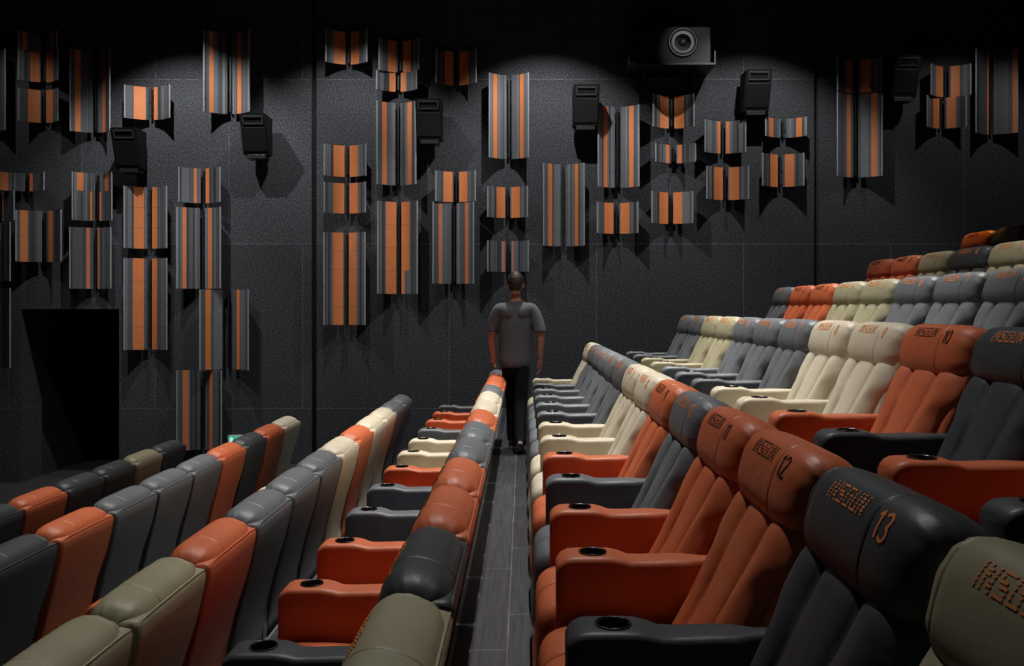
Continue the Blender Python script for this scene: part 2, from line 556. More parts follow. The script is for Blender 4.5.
def backpanel_mesh():
    rings = []
    prof = [(.125, .56, .690), (.135, .555, .702), (.30, .555, .712), (.45, .56, .735), (.62, .59, .775), (.80, .66, .828), (.93, .70, .858), (.975, .72, .864), (.992, .74, .858), (1.0, .76, .845)]
    for z, xf, xb in prof:
        wv = .262 if z < .6 else .262 + .022 * smooth01((z - .6) / .2)
        if z in (.125, 1.0):
            wv -= .012
        P = [Vector((px, py, z)) for px, py in rrect((xf + xb) / 2, 0, (xb - xf) / 2, wv, .026, 5)]
        rings.append(P)
    return loft(rings)
def welt_mesh():
    """one thin piping that runs up one rear edge, across the top and down the other"""
    side = []
    for z, xb in [(.14, .700), (.22, .706), (.30, .710), (.45, .733), (.62, .773), (.71, .800), (.80, .826), (.93, .856), (.97, .862)]:
        wv = .262 if z < .6 else .262 + .022 * smooth01((z - .6) / .2)
        side.append(Vector((xb - .005, wv - .005, z)))
    top = [Vector((.856, .265, .992)), Vector((.856, .2, .996)), Vector((.856, 0, .997))]
    half = side + top
    path = half + [Vector((p.x, -p.y, p.z)) for p in reversed(half[:-1])]
    V = []; F = []
    for i, p in enumerate(path):
        d = (path[min(i + 1, len(path) - 1)] - path[max(0, i - 1)]).normalized()
        n1 = Vector((1, 0, 0)); n1 = (n1 - d * n1.dot(d)).normalized(); n2 = d.cross(n1)
        for k in range(6):
            a = k * PI / 3
            V.append(p + (n1 * math.cos(a) + n2 * math.sin(a)) * .0042)
    for i in range(len(path) - 1):
        for k in range(6):
            a = i * 6 + k; b = i * 6 + (k + 1) % 6
            F.append((a, b, b + 6, a + 6))
    F.append(tuple(range(0, 6))); F.append(tuple(range(len(V) - 6, len(V))))
    return mesh(V, F)
def base_mesh():
    bm = bmesh.new()
    box_bm(bm, .055, .66, -.26, .33, 0, .05, .006)
    box_bm(bm, .16, .62, -.24, .24, .05, .18, .006)
    me = bpy.data.meshes.new('mesh'); bm.to_mesh(me); bm.free()
    return me
def bracket_mesh():
    bm = bmesh.new()
    box_bm(bm, .64, .722, AY - .018, AY + .018, .235, .247, .002)
    box_bm(bm, .640, .652, AY - .018, AY + .018, .12, .245, .002)
    box_bm(bm, .640, .722, AY - .004, AY + .004, .195, .236, .001)
    me = bpy.data.meshes.new('mesh'); bm.to_mesh(me); bm.free()
    return me

PARTS = {
    'base': base_mesh(), 'seat_cushion': cushion_mesh(), 'footrest': footrest_mesh(), 'backrest': backrest_mesh(),
    'headrest': head_mesh(), 'armrest': arm_mesh(), 'cup_holder': cup_mesh(), 'back_panel': backpanel_mesh(),
    'piping': welt_mesh(), 'lettering': lettering_mesh(), 'bracket': bracket_mesh(),
}
for me in PARTS.values():
    me.materials.clear(); me.materials.append(M_BLACK)
NUM = {}
def part(name, me, mat, parent):
    o = bpy.data.objects.new(name, me)
    col.objects.link(o)
    o.parent = parent
    o.material_slots[0].link = 'OBJECT'
    o.material_slots[0].material = mat
    return o
ORD = ['nearest', 'second', 'third', 'fourth', 'fifth', 'sixth', 'seventh', 'eighth', 'ninth', 'tenth', 'eleventh', 'twelfth', 'thirteenth', 'fourteenth']
ROWNAME = {0: 'in the row facing the walkway', -1: 'in the row backing onto the walkway', -2: 'in the second row left of the walkway',
           -3: 'in the third row left of the walkway', -4: 'in the front row at far left', 1: 'in the row behind the walkway row',
           2: 'in the third row from the top right', 3: 'in the second row from the top right', 4: 'in the topmost row at right'}
CW = {'orange': 'burnt orange', 'grey': 'mid grey', 'charcoal': 'charcoal', 'cream': 'cream', 'olive': 'olive beige'}
def recliner(row, m, colour):
    X, Z = ROW[row]
    y = 8.93 - .6 * m
    where = ('%s from the side wall' % ORD[m]) if m else 'nearest the side wall'
    t = thing('recliner_seat', '%s recliner, %s, %s' % (CW[colour], where, ROWNAME[row]), 'cinema seat', (X, y, Z),
              'recliner seats ' + ROWNAME[row])
    lm = LEATHER[colour]
    part('base', PARTS['base'], M_BLACK, t)
    part('bracket', PARTS['bracket'], M_METAL, t)
    part('seat_cushion', PARTS['seat_cushion'], lm, t)
    part('footrest', PARTS['footrest'], lm, t)
    part('backrest', PARTS['backrest'], lm, t)
    bp = part('back_panel', PARTS['back_panel'], lm, t)
    part('piping', PARTS['piping'], lm, bp)
    a = part('armrest', PARTS['armrest'], lm, t)
    c = part('cup_holder', PARTS['cup_holder'], M_CUP, a)
    c['label'] = 'black round cup holder'
    h = part('headrest', PARTS['headrest'], lm, t)
    tm = M_THREAD_B if colour == 'orange' else M_THREAD_O
    part('lettering', PARTS['lettering'], tm, h)
    if m + 1 not in NUM:
        NUM[m + 1] = number_mesh(m + 1); NUM[m + 1].materials.append(M_BLACK)
    part('seat_number', NUM[m + 1], tm, h)
    return t
O, G, K, C_, V_ = 'orange', 'grey', 'charcoal', 'cream', 'olive'
SEATING = {
    0: [C_, G, G, G, G, G, C_, C_, O, G, O, O, K, V_],
    -1: [G, O, O, G, C_, C_, O, G, G, O, O, K, V_],
    -2: [G, G, C_, C_, O, C_, G, G, G, O, V_, V_],
    -3: [C_, O, K, O, G, G, G, O, K],
    -4: [K, V_, K, K, O, K],
    1: [G, G, V_, V_, G, G, G, C_, C_, O, K, O, K],
    2: [G, O, O, V_, V_, G, G, G],
    3: [O, O, V_, K, V_],
    4: [O, K],
}
for row, cs in SEATING.items():
    for m, c in enumerate(cs):
        recliner(row, m, c)

# ------------------------------------------------------------------ wall diffusers
PM = [plain('panel_slate', (.068, .074, .086), .6, noise=.25), plain('panel_grey', (.115, .125, .14), .6, noise=.2),
      plain('panel_charcoal', (.032, .034, .039), .6, noise=.25), plain('panel_orange', (.56, .175, .052), .55, noise=.1),
      plain('panel_edge', (.28, .29, .31), .5)]
PPM = FPX / (WY - .15)
def wing_mesh(side, w0, w1, h, stripes, seams, seed):
    """side -1 left / 1 right of the unit centre; w0..w1 from centre; stripes [(a,b)] as fractions outward; seams heights"""
    r2 = random.Random(seed)
    n = 26
    cols_ = []
    k = 0
    while k < n:
        run = r2.choice((1, 2, 2, 3, 4)); c_ = r2.choice((0, 0, 1, 1, 2))
        cols_ += [c_] * run; k += run
    V = []; F = []; FM = []
    zs = [0.0]
    for s in seams:
        zs += [h * s - .002, h * s + .002]
    zs += [h]
    def P(u, z, off):
        x = w0 + (w1 - w0) * u
        p = .07 + .15 * u ** 1.7
        dp = .15 * 1.7 * max(u, .02) ** .7 / (w1 - w0)
        L = math.hypot(1, dp)
        # normal pointing into the room & inward
        return Vector((side * (x - dp / L * off), -(p + off / L), z))
    idx = {}
    for layer, off in ((0, .014), (1, 0.0)):
        for i in range(n + 1):
            for j, z in enumerate(zs):
                o_ = off
                idx[(layer, i, j)] = len(V)
                V.append(P(i / n, z, o_))
    for i in range(n):
        u = (i + .5) / n
        sub = None
        for j in range(len(zs) - 1):
            zc = (zs[j] + zs[j + 1]) / 2 / h
            mi = cols_[i]
            for st in stripes:
                lo, hi = (st[2], st[3]) if len(st) > 2 else (0, 1)
                if st[0] <= u <= st[1] and lo <= zc <= hi:
                    mi = 3
            if i == n - 1:
                mi = 4
            if j % 2 == 1:
                mi = 2
            F.append((idx[0, i, j], idx[0, i + 1, j], idx[0, i + 1, j + 1], idx[0, i, j + 1])); FM.append(mi)
            F.append((idx[1, i, j], idx[1, i + 1, j], idx[1, i + 1, j + 1], idx[1, i, j + 1])); FM.append(2)
    J = len(zs) - 1
    for i in range(n):
        for j in (0, J):
            F.append((idx[0, i, j], idx[0, i + 1, j], idx[1, i + 1, j], idx[1, i, j])); FM.append(1)
    for j in range(J):
        for i in (0, n):
            F.append((idx[0, i, j], idx[0, i, j + 1], idx[1, i, j + 1], idx[1, i, j])); FM.append(4)
    me = bpy.data.meshes.new('mesh')
    me.from_pydata([tuple(v) for v in V], [], F)
    for m_ in PM:
        me.materials.append(m_)
    me.polygons.foreach_set('material_index', FM)
    bm = bmesh.new(); bm.from_mesh(me); bmesh.ops.recalc_face_normals(bm, faces=bm.faces); bm.to_mesh(me); bm.free()
    return me
# x0, x1, y0, y1 in the photo; orange bands (left wing, right wing) as measured pixel spans; extra seams; words
U = [
 (-37,4,49,130,(-20,-15),(-9,-5),'edge unit, tall, highest at the far left edge of the photo'),
 (16,56,31,49,(22,27),(51,54),'short, topmost in the far left stack'),
 (16,57,49.5,80,(30,40.5),(47,54),'square, second down in the far left stack'),
 (16,57,88,121,(28.5,40),(46.5,54),'square, third down in the far left stack'),
 (68,109,49,131,(75,80.5),(103.5,106.5),'tall, above the left column beside the far left stack'),
 (122.5,169,85,118,(133,146),(150,158),'square, with wide orange bands, above the leftmost speaker'),
 (202,249,30,112,(209,213.5),(238,242),'tall, above the second speaker from left'),
 (-4,43,172,190,(0,8),(30,34),'low, broad, at the left edge above a square unit'),
 (-29,13,190.5,220,(-18,-14),(1,4),'square, cut by the left photo edge'),
 (-33,9,222,281,(-22,-14),(-3,1),'dim, cut by left photo edge, beside the doorway top'),
 (-33,9,288,368,(-22,-17),(-3,0),'dim, lowest at the left photo edge'),
 (13.5,60,210,261.5,(20.5,27.5),(49.5,54),'upright, just above the doorway left corner'),
 (70,111,172,220,(76.5,83.5,.62,1),(106,109.5,.62,1),'square, with offset orange bands, upper of two above the doorway'),
 (67.5,110,227,288.5,(87,89.8),(95.7,99.5),'upright, lower of two above the doorway'),
 (122,166,186,248,(133.5,144),(151,158),'upright, with wide orange bands, upper of two right of doorway'),
 (122,166,258,350,(133,144.5),(150,158),'long, with wide orange bands, lower of two right of doorway'),
 (177,219.5,167,202,(193.5,197),(206,210),'square, above two long units right of the doorway'),
 (175,220,207,288.5,(182,186.5),(209,213),'tall, narrow orange bands, right of the doorway'),
 (198,248,289.5,370,(205,210.5),(237,240.5),'tall, wide gap, between two long units'),
 (175,221,370.5,451,(182,188),(210,213.5),'tall, lowest of all, just above the seats'),
 (324.5,367,29,62,(334,345),(350.5,359.5),'square, alone near the ceiling right of the dark slot'),
 (378,419,38.5,70,(387.5,396),(402.7,411.7),'square, topmost in the column left of the third speaker'),
 (375.5,417,70.5,89.5,(389,395.5),(401,406.5),'low, second down in the column left of the third speaker'),
 (376,416,101,184,(382,386.5),(408,412.5),'tall, left of the third speaker'),
 (435,476.5,49,83,(444,452.5),(459.7,469.5),'square, up and right of the third speaker'),
 (488.5,529,73,157.5,(493,497),(520.5,524),'tall, upper middle, left of the fourth speaker'),
 (323,366,144,175.5,(333,344.5),(349.7,358.7),'square, upper of a close pair right of the dark slot'),
 (323,365.5,182,212.5,(333,344.5),(349.7,358.7),'square, lower of a close pair right of the dark slot'),
 (322.6,365,232,325,(332.5,343),(348,357.5),'long, lowest right of the dark slot'),
 (376.6,417.5,201,293.7,(386,396.5),(401,410),'long, wide bands, lowest in the column below the third speaker'),
 (434.7,475.7,170.6,201,(443,452.6),(459.3,468),'square, sitting directly on a tall unit'),
 (432,474,202,283.5,(438.3,441.7),(465.6,468.8),'tall, directly under a square unit, left of the person'),
 (487,528,186,217,(496,505),(512,520.5),'square, second above the person'),
 (487,529,240.5,271.5,(502,504.5),(512,514),'square, narrow bands, just above the head of the person'),
 (543,585,163,245.7,(547.9,551.7),(575,579.2),'tall, right above the far seats, below the fourth speaker'),
 (598,640,105,186.5,(602.8,606.6),(629.6,634),'tall, right of the fourth speaker'),
 (597,639,202,233,(604,613.5),(620.6,630),'square, under a tall unit right of the fourth speaker'),
 (653,695,94,126.7,(659.4,668),(673.7,684.5),'square, under the big subwoofer'),
 (655.6,696.7,143.3,161.7,(665.3,669),(678,682),'low, second below the big subwoofer'),
 (651.8,694,191.3,223,(659,668),(673,683),'square, third below the big subwoofer'),
 (705,747,119.6,152,(717,720.5),(726.3,729.7),'square, narrow bands, left of the fifth speaker'),
 (707,750,166,199,(713.8,723),(729.3,739.2),'square, wide bands, below left of the fifth speaker'),
 (766,808,117,136,(768.3,772.6),(796.4,802.3),'low, right below the fifth speaker'),
 (762.7,805.6,153,185.7,(769.3,778.9),(784.8,794.7),'square, wide bands, lower right of the fifth speaker'),
 (838,883,57.6,91,(845.2,853.3),(860.5,870.7),'square, directly on a tall unit left of the sixth speaker'),
 (838,884,92,176,(846,850),(871.8,877.4),'tall, left of the sixth speaker'),
 (932,973,64,95,(935.3,942.3),(950.6,960),'dim, square, upper of a pair at the far right'),
 (928,968.6,95.5,126.7,(932,939.8),(946.6,956.3),'dim, square, lower of a pair at the far right'),
 (977,1020,49,132.8,(986.5,990.5),(1013,1018),'dim, tall, at the far right photo edge'),
]
def wx(px, d=.15):
    return (px - 523) / FPX * (WY - d)
def wz(py, d=.15):
    return H - (py - 309) / FPX * (WY - d)
for i, (x0, x1, y0, y1, lo, ro, words) in enumerate(U):
    d = .20
    X0, X1 = wx(x0, .26), wx(x1, .26)
    zb, zt = wz(y1, d), wz(y0, d)
    xc = (X0 + X1) / 2; W = (X1 - X0) / 2
    h = zt - zb
    gap = .038 if i != 18 else .075
    t = thing('wall_diffuser', 'striped wall diffuser, ' + words, 'wall panel', (xc, WY, zb), 'striped curved diffusers on the side wall')
    nseam = max(0, round(h / .29) - 1) if 40 < (y1 - y0) < 70 or (y1 - y0) > 88 else 0
    seams = [(k + 1) / (nseam + 1) for k in range(nseam)]
    def frac(px, side):
        # invert: find outward fraction whose projection lands on px
        best = 0; bd = 1e9
        for q in range(101):
            u = q / 100
            p = .07 + .15 * u ** 1.7
            x = xc + side * (gap + (W - gap) * u)
            s = 523 + FPX * x / (WY - p)
            if abs(s - px) < bd:
                bd = abs(s - px); best = u
        return best
    for side, b in ((-1, lo), (1, ro)):
        a1, a2 = sorted((frac(b[0], side), frac(b[1], side)))
        if a2 - a1 < .05:
            a2 = a1 + .05
        st = (a1, a2) + ((b[2], b[3]) if len(b) > 2 else ())
        sts = [st]
        if len(b) > 2:
            seams = [b[2]]
            q1, q2 = sorted((frac(90 if side < 0 else 99.5, side), frac(92.5 if side < 0 else 102, side)))
            sts.append((q1, q2, 0, b[2]))
        if i == 29 and side == 1:
            sts = [(a1, a2, .333, 1), (a1, a1 + (a2 - a1) * .35, 0, .333)]
        me = wing_mesh(side, gap, W, h, sts, seams, i * 2 + side)
        o = bpy.data.objects.new('wing', me); col.objects.link(o); o.parent = t
    bm = bmesh.new()
    box_bm(bm, -.012, .012, -.065, 0, .03, h - .03)
    for zz in (h * .3, h * .7):
        box_bm(bm, -gap - .02, gap + .02, -.069, -.060, zz - .004, zz + .004)
    bm_obj('mount', bm, M_BLACK, t)

# ------------------------------------------------------------------ surround speakers
def wedge_mesh(w, h, dt, db):
    # deep at the top, shallow at the bottom; front leans down to the seats
    V = [(-w / 2, 0, 0), (w / 2, 0, 0), (w / 2, -db, 0), (-w / 2, -db, 0), (-w / 2, 0, h), (w / 2, 0, h), (w / 2, -dt, h), (-w / 2, -dt, h)]
    F = [(0, 1, 2, 3), (4, 5, 6, 7), (0, 1, 5, 4), (1, 2, 6, 5), (2, 3, 7, 6), (3, 0, 4, 7)]
    me = mesh(V, F, False)
    bm = bmesh.new(); bm.from_mesh(me)
    bmesh.ops.bevel(bm, geom=list(bm.edges), offset=.008, segments=2, affect='EDGES')
    bm.to_mesh(me); bm.free()
    return me
SW, SH = .36, .54
cab_me = wedge_mesh(SW, SH, .34, .16)
sp_words = ['above the doorway', 'second from the left', 'third from the left, beside a tall diffuser', 'fourth from the left', 'fifth from the left, right of the subwoofer', 'last on the right, in the dark']
for (px, py), wd in zip(((127, 148), (255, 134), (429, 119), (586, 105), (757, 90), (905, 76)), sp_words):
    t = thing('surround_speaker', 'small black surround speaker on the side wall, ' + wd, 'speaker', (wx(px, .35), WY - .14, wz(py, .4) - SH / 2), 'surround speakers along the side wall')
    o = bpy.data.objects.new('cabinet', cab_me); col.objects.link(o); o.parent = t
    if not cab_me.materials:
        cab_me.materials.append(M_SPK)
        bm = bmesh.new()
        ang = math.atan2(.18, SH)
        mt = Matrix.Translation((0, -.34, SH)) @ Matrix.Rotation(ang, 4, 'X')
        L = math.hypot(.18, SH)
        # local frame: z runs down the sloping front, y out of it
        box_bm(bm, -SW / 2 + .04, SW / 2 - .04, -.012, .01, -.055, -.035, .002, mt)
        box_bm(bm, -SW / 2 + .04, SW / 2 - .04, -.012, .01, -.15, -.135, .002, mt)
        box_bm(bm, -SW / 2 + .04, -SW / 2 + .055, -.012, .01, -.15, -.035, .002, mt)
        box_bm(bm, SW / 2 - .055, SW / 2 - .04, -.012, .01, -.15, -.035, .002, mt)
        horn_me = bpy.data.meshes.new('mesh'); bm.to_mesh(horn_me); bm.free(); horn_me.materials.append(M_SPK2)
        bm = bmesh.new()
        box_bm(bm, -SW / 2 + .02, SW / 2 - .02, -.008, .008, -L + .05, -.19, .004, mt)
        gr_me = bpy.data.meshes.new('mesh'); bm.to_mesh(gr_me); bm.free(); gr_me.materials.append(M_BLACK)
        bm = bmesh.new()
        box_bm(bm, -.05, .05, 0, .14, .16, .40, .004)
        box_bm(bm, -.13, .13, -.16, .03, -.05, .004, .003); box_bm(bm, -.03, .03, -.01, .03, -.02, .2)
        br_me = bpy.data.meshes.new('mesh'); bm.to_mesh(br_me); bm.free(); br_me.materials.append(M_BLACK)
    for nm, mm in (('horn_frame', horn_me), ('grille', gr_me), ('wall_bracket', br_me)):
        q = bpy.data.objects.new(nm, mm); col.objects.link(q); q.parent = t

# ------------------------------------------------------------------ subwoofer on its shelf
sx0, sx1 = wx(630, .6), wx(714, .6)
sz0, sz1 = wz(63, .6), wz(26, .6)
sc = (sx0 + sx1) / 2; SWW = (sx1 - sx0) / 2 - .04; SHH = sz1 - sz0
sub = thing('subwoofer', 'large black box subwoofer with one round cone, on the high wall shelf', 'speaker', (sc, WY - .12, sz0))
bm = bmesh.new(); box_bm(bm, -SWW, SWW, -.46, 0, 0, SHH, .012)
bm_obj('cabinet', bm, M_SPK, sub)
cx, cz = wx(683, .6) - sc, wz(42, .6) - sz0
def ring_y(prof, c):
    me = lathe([(r_, z) for r_, z in prof], (0, 0, 0), 36)
    me.transform(Matrix.Translation(c) @ Matrix.Rotation(R(90), 4, 'X'))
    return me
M_CONE = plain('cone_grey', (.11, .112, .12), .45)
M_RING = plain('cone_ring', (.022, .022, .025), .35)
link('surround_ring', ring_y([(.20, 0), (.205, .012), (.195, .022), (.18, .024), (.168, .014), (.16, .004), (.001, .002)], (cx, -.46, cz)), M_RING, sub)
link('cone', ring_y([(.165, .006), (.15, .010), (.10, .004), (.072, .003), (.001, .003)], (cx, -.463, cz)), M_CONE, sub)
link('dust_cap', ring_y([(.062, .004), (.052, .022), (.03, .034), (.001, .038)], (cx, -.465, cz)), M_RING, sub)
shelf = thing('speaker_shelf', 'dark steel wall shelf with raised ends carrying the subwoofer', 'shelf', (sc, WY, sz0))
bm = bmesh.new(); box_bm(bm, -SWW - .06, SWW + .06, -.62, 0, -.028, -.0005, .003)
bm_obj('tray', bm, M_SHELF, shelf)
for s in (-1, 1):
    bm = bmesh.new(); box_bm(bm, s * (SWW + .05) - .01, s * (SWW + .05) + .01, -.62, -.05, -.01, .16, .003)
    bm_obj('end_plate', bm, M_SHELF, shelf)
    V = [(s * .35 - .015, 0, -.03), (s * .35 - .015, -.50, -.03), (s * .35 - .015, 0, -.40), (s * .35 + .015, 0, -.03), (s * .35 + .015, -.50, -.03), (s * .35 + .015, 0, -.40)]
    link('strut', mesh(V, [(0, 1, 2), (3, 4, 5), (0, 1, 4, 3), (1, 2, 5, 4), (2, 0, 3, 5)], False), M_SPK, shelf)

# ------------------------------------------------------------------ exit sign
def emis(name, c, s):
    m, nt, b = newmat(name)
    b.inputs['Base Color'].default_value = (*c, 1)
    b.inputs['Emission Color'].default_value = (*c, 1)
    b.inputs['Emission Strength'].default_value = s
    return m
es = thing('exit_sign', 'small lit green and white exit sign low on the side wall', 'sign', (wx(237, .05), WY, wz(441, .05)))
bm = bmesh.new(); box_bm(bm, -.14, .14, -.05, 0, -.08, .08, .006)
bm_obj('housing', bm, plain('sign_housing', (.45, .47, .47), .5), es)
bm = bmesh.new(); box_bm(bm, -.125, .125, -.054, -.049, -.065, .065, .001)
bm_obj('lit_face', bm, emis('sign_green', (.05, .75, .38), .35), es)
V = []; bm = bmesh.new()
box_bm(bm, -.10, -.06, -.057, -.053, -.045, .045)
box_bm(bm, -.045, .01, -.057, -.053, -.008, .008)
box_bm(bm, .0, .015, -.057, -.053, -.03, .03)
box_bm(bm, .045, .10, -.057, -.053, -.045, .045)
bm_obj('pictogram', bm, emis('sign_white', (.9, 1, .95), .5), es)

# ------------------------------------------------------------------ the person
def skin(name, chains, mat, parent=None, levels=2, root=0, smooth_mat=True):
    """chains: list of lists of (key, (x,y,z), r or (rx,ry)); shared keys join"""
    V = []; RR = []; key = {}; E = []
    for ch in chains:
        prev = None
        for it in ch:
            k = it[0]
            if k not in key:
                key[k] = len(V); V.append(it[1]); RR.append(it[2])
            if prev is not None:
                E.append((prev, key[k]))
            prev = key[k]
    me = bpy.data.meshes.new('mesh'); me.from_pydata(V, E, [])
    o = bpy.data.objects.new('skin_source', me); col.objects.link(o)
    md = o.modifiers.new('skin', 'SKIN'); md.use_smooth_shade = True
    if levels:
        sd = o.modifiers.new('sub', 'SUBSURF'); sd.levels = levels; sd.render_levels = levels
    for i, sv in enumerate(me.skin_vertices[0].data):
        r_ = RR[i]
        sv.radius = r_ if isinstance(r_, tuple) else (r_, r_)
        sv.use_root = (i == root)
    out = evaluated(o)
    for p in out.polygons:
        p.use_smooth = True
    return link(name, out, mat, parent)
M_SKIN = plain('skin', (.50, .24, .16), .5, noise=.08)
M_SHIRT = plain('dark_grey_tshirt', (.115, .123, .140), .9, noise=.15, scale=8, bump=.4, spec=.2)
M_TROUS = plain('black_trousers', (.010, .010, .012), .85, noise=.2, scale=9, bump=.4, spec=.2)
M_HAIR = plain('dark_brown_hair', (.022, .013, .010), .6, noise=.5, scale=60, bump=.6)
M_SHOE = plain('brown_grey_shoes', (.06, .045, .042), .6)
M_SOLE = plain('pale_sole', (.35, .33, .31), .7)
PX, PY = -.075, 8.46
pr = thing('person', 'person walking away along the walkway in dark grey t-shirt and black trousers', 'person', (PX, PY, 0))
# joints (x right, y forward = away from camera)
pel = ('pel', (0, 0, .93), (.125, .095))
hipL, hipR = ('hl', (-.062, .01, .88), .078), ('hr', (.066, -.01, .88), .078)
leg_l = [pel, hipL, ('kl', (-.030, .13, .50), .053), ('cl', (-.030, .10, .34), .050), ('al', (-.030, .12, .10), .036)]
leg_r = [pel, hipR, ('kr', (.045, -.02, .49), .053), ('cr', (.045, -.12, .34), .050), ('ar', (.045, -.24, .12), .036)]
torso = [pel, ('wa', (0, 0, 1.06), (.118, .085)), ('ch', (0, 0, 1.27), (.150, .100)), ('nk0', (0, -.005, 1.44), (.10, .07)), ('nk', (0, .0, 1.53), .052), ('hd0', (0, .015, 1.60), .064)]
arm_l = [('ch2', (0, 0, 1.38), (.14, .085)), ('sl', (-.185, 0, 1.425), .052), ('el', (-.245, .02, 1.15), .040), ('wl', (-.235, .16, .94), .026)]
arm_r = [('ch2', (0, 0, 1.38), (.14, .085)), ('sr', (.185, 0, 1.425), .052), ('er', (.255, -.07, 1.15), .040), ('wr', (.245, -.03, .90), .026)]
torso.insert(3, arm_l[0])
def hand(w_, d, sx):
    """palm + 4 fingers + thumb; w_ wrist joint key/pos, d forearm direction"""
    w0 = Vector(w_[1]); d = Vector(d).normalized()
    fwd = Vector((0, 1, 0)); fwd = (fwd - d * fwd.dot(d)).normalized()      # thumb side faces forward
    inn = Vector((-sx, 0, 0)); inn = (inn - d * inn.dot(d)).normalized()
    pre = w_[0]
    palm = w0 + d * .055
    out = [[w_, (pre + 'p', tuple(palm), (.034, .016))]]
    for k, (o_, L) in enumerate(((.027, .068), (.009, .078), (-.009, .073), (-.026, .058))):
        b = w0 + d * .088 + fwd * o_
        m1 = b + d * L * .5 + inn * .008
        m2 = m1 + d * L * .35 + inn * .018
        out.append([(pre + 'f%da' % k, tuple(b), .0095), (pre + 'f%db' % k, tuple(m1), .0085), (pre + 'f%dc' % k, tuple(m2), .007)])
    tb = w0 + d * .035 + fwd * .026
    t1 = tb + d * .035 + fwd * .018 + inn * .006
    t2 = t1 + d * .026 + fwd * .004 + inn * .010
    out.append([(pre + 'ta', tuple(tb), .012), (pre + 'tb', tuple(t1), .0105), (pre + 'tc', tuple(t2), .0085)])
    return out
def person_body():
    body = skin('body', [torso, arm_l, arm_r, leg_l, leg_r], None, None)
    objs = [body]
    for wj, ej, sx in ((arm_l[-1], arm_l[-2], -1), (arm_r[-1], arm_r[-2], 1)):
        d = Vector(wj[1]) - Vector(ej[1])
        chs = hand(wj, d, sx)
        objs.append(skin('hand', [[('pre', tuple(Vector(wj[1]) - d.normalized() * .02), (.024, .022)), chs[0][0], chs[0][1], ('pp', tuple(Vector(wj[1]) + d.normalized() * .09), (.036, .013))]], None, None))
        for c in chs[1:]:
            objs.append(skin('finger', [c], None, None))
    # head with face
    bm = bmesh.new()
    bmesh.ops.create_uvsphere(bm, u_segments=40, v_segments=28, radius=1)
    for v in bm.verts:
        p = v.co.copy()
        x = p.x * .077; y = p.y * .098; z = p.z * .122
        if p.z < 0:
            x *= 1 - .28 * (-p.z) ** 1.5; y *= 1 - .10 * (-p.z)
            if p.y > 0: y += .012 * (-p.z)
        if p.y > .5:
            y -= .006
            nz = math.exp(-((p.x / .14) ** 2)) * math.exp(-(((p.z + .12) / .20) ** 2)); y += .026 * nz
            for sx in (-1, 1):
                y -= .010 * math.exp(-(((p.x - sx * .38) / .16) ** 2)) * math.exp(-(((p.z - .06) / .12) ** 2))
            y += .007 * math.exp(-((p.x / .3) ** 2)) * math.exp(-(((p.z + .48) / .05) ** 2))
            y += .007 * math.exp(-((p.x / .3) ** 2)) * math.exp(-(((p.z + .60) / .05) ** 2))
        v.co = Vector((x, y + .012, z + 1.668))
    for f in bm.faces: f.smooth = True
    me = bpy.data.meshes.new('mesh'); bm.to_mesh(me); bm.free()
    objs.append(link('head', me))
    for sx in (-1, 1):
        bm = bmesh.new(); bmesh.ops.create_uvsphere(bm, u_segments=14, v_segments=10, radius=1)
        for v in bm.verts:
            v.co = Vector((sx * .079 + v.co.x * .011, v.co.y * .019 + .005, v.co.z * .032 + 1.662))
        for f in bm.faces: f.smooth = True
        me = bpy.data.meshes.new('mesh'); bm.to_mesh(me); bm.free(); objs.append(link('ear', me))
    # join everything into one continuous skin
    bm = bmesh.new()
    for o in objs:
        bm.from_mesh(o.data)
    me = bpy.data.meshes.new('mesh'); bm.to_mesh(me); bm.free()
    for o in objs:
        bpy.data.objects.remove(o, do_unlink=True)
    src = link('body_source', me)
    rm = src.modifiers.new('fuse', 'REMESH'); rm.mode = 'VOXEL'; rm.voxel_size = .0045; rm.use_smooth_shade = True
    sm = src.modifiers.new('soft', 'SMOOTH'); sm.iterations = 2; sm.factor = .4
    out = evaluated(src)
    out.materials.clear()
    for p in out.polygons: p.use_smooth = True
    return link('body', out, M_SKIN, pr)
person_body()
def grow(r_, g):
    return tuple(q + g for q in r_) if isinstance(r_, tuple) else r_ + g
def fused(name, chains, mat, cuts, voxel=.008):
    objs = [skin('src', [c], None, None) for c in chains]      # each limb closed, then fused
    bm = bmesh.new()
    for q in objs:
        bm.from_mesh(q.data)
    bmesh.ops.recalc_face_normals(bm, faces=bm.faces)
    me0 = bpy.data.meshes.new('mesh'); bm.to_mesh(me0); bm.free()
    for q in objs:
        bpy.data.objects.remove(q, do_unlink=True)
    o = link('src', me0)
    rm = o.modifiers.new('fuse', 'REMESH'); rm.mode = 'VOXEL'; rm.voxel_size = voxel; rm.use_smooth_shade = True
    sm = o.modifiers.new('soft', 'SMOOTH'); sm.iterations = 22; sm.factor = .5
    me = evaluated(o); me.materials.clear()
    bm = bmesh.new(); bm.from_mesh(me)
    for co, no in cuts:
        bmesh.ops.bisect_plane(bm, geom=list(bm.verts) + list(bm.edges) + list(bm.faces), plane_co=co, plane_no=no, clear_outer=True)
    for f in bm.faces: f.smooth = True
    bm.to_mesh(me); bm.free()
    for p in me.polygons: p.use_smooth = True
    o2 = link(name, me, mat, pr)
    sd = o2.modifiers.new('thick', 'SOLIDIFY'); sd.thickness = .006; sd.offset = 1
    return o2
g = .012
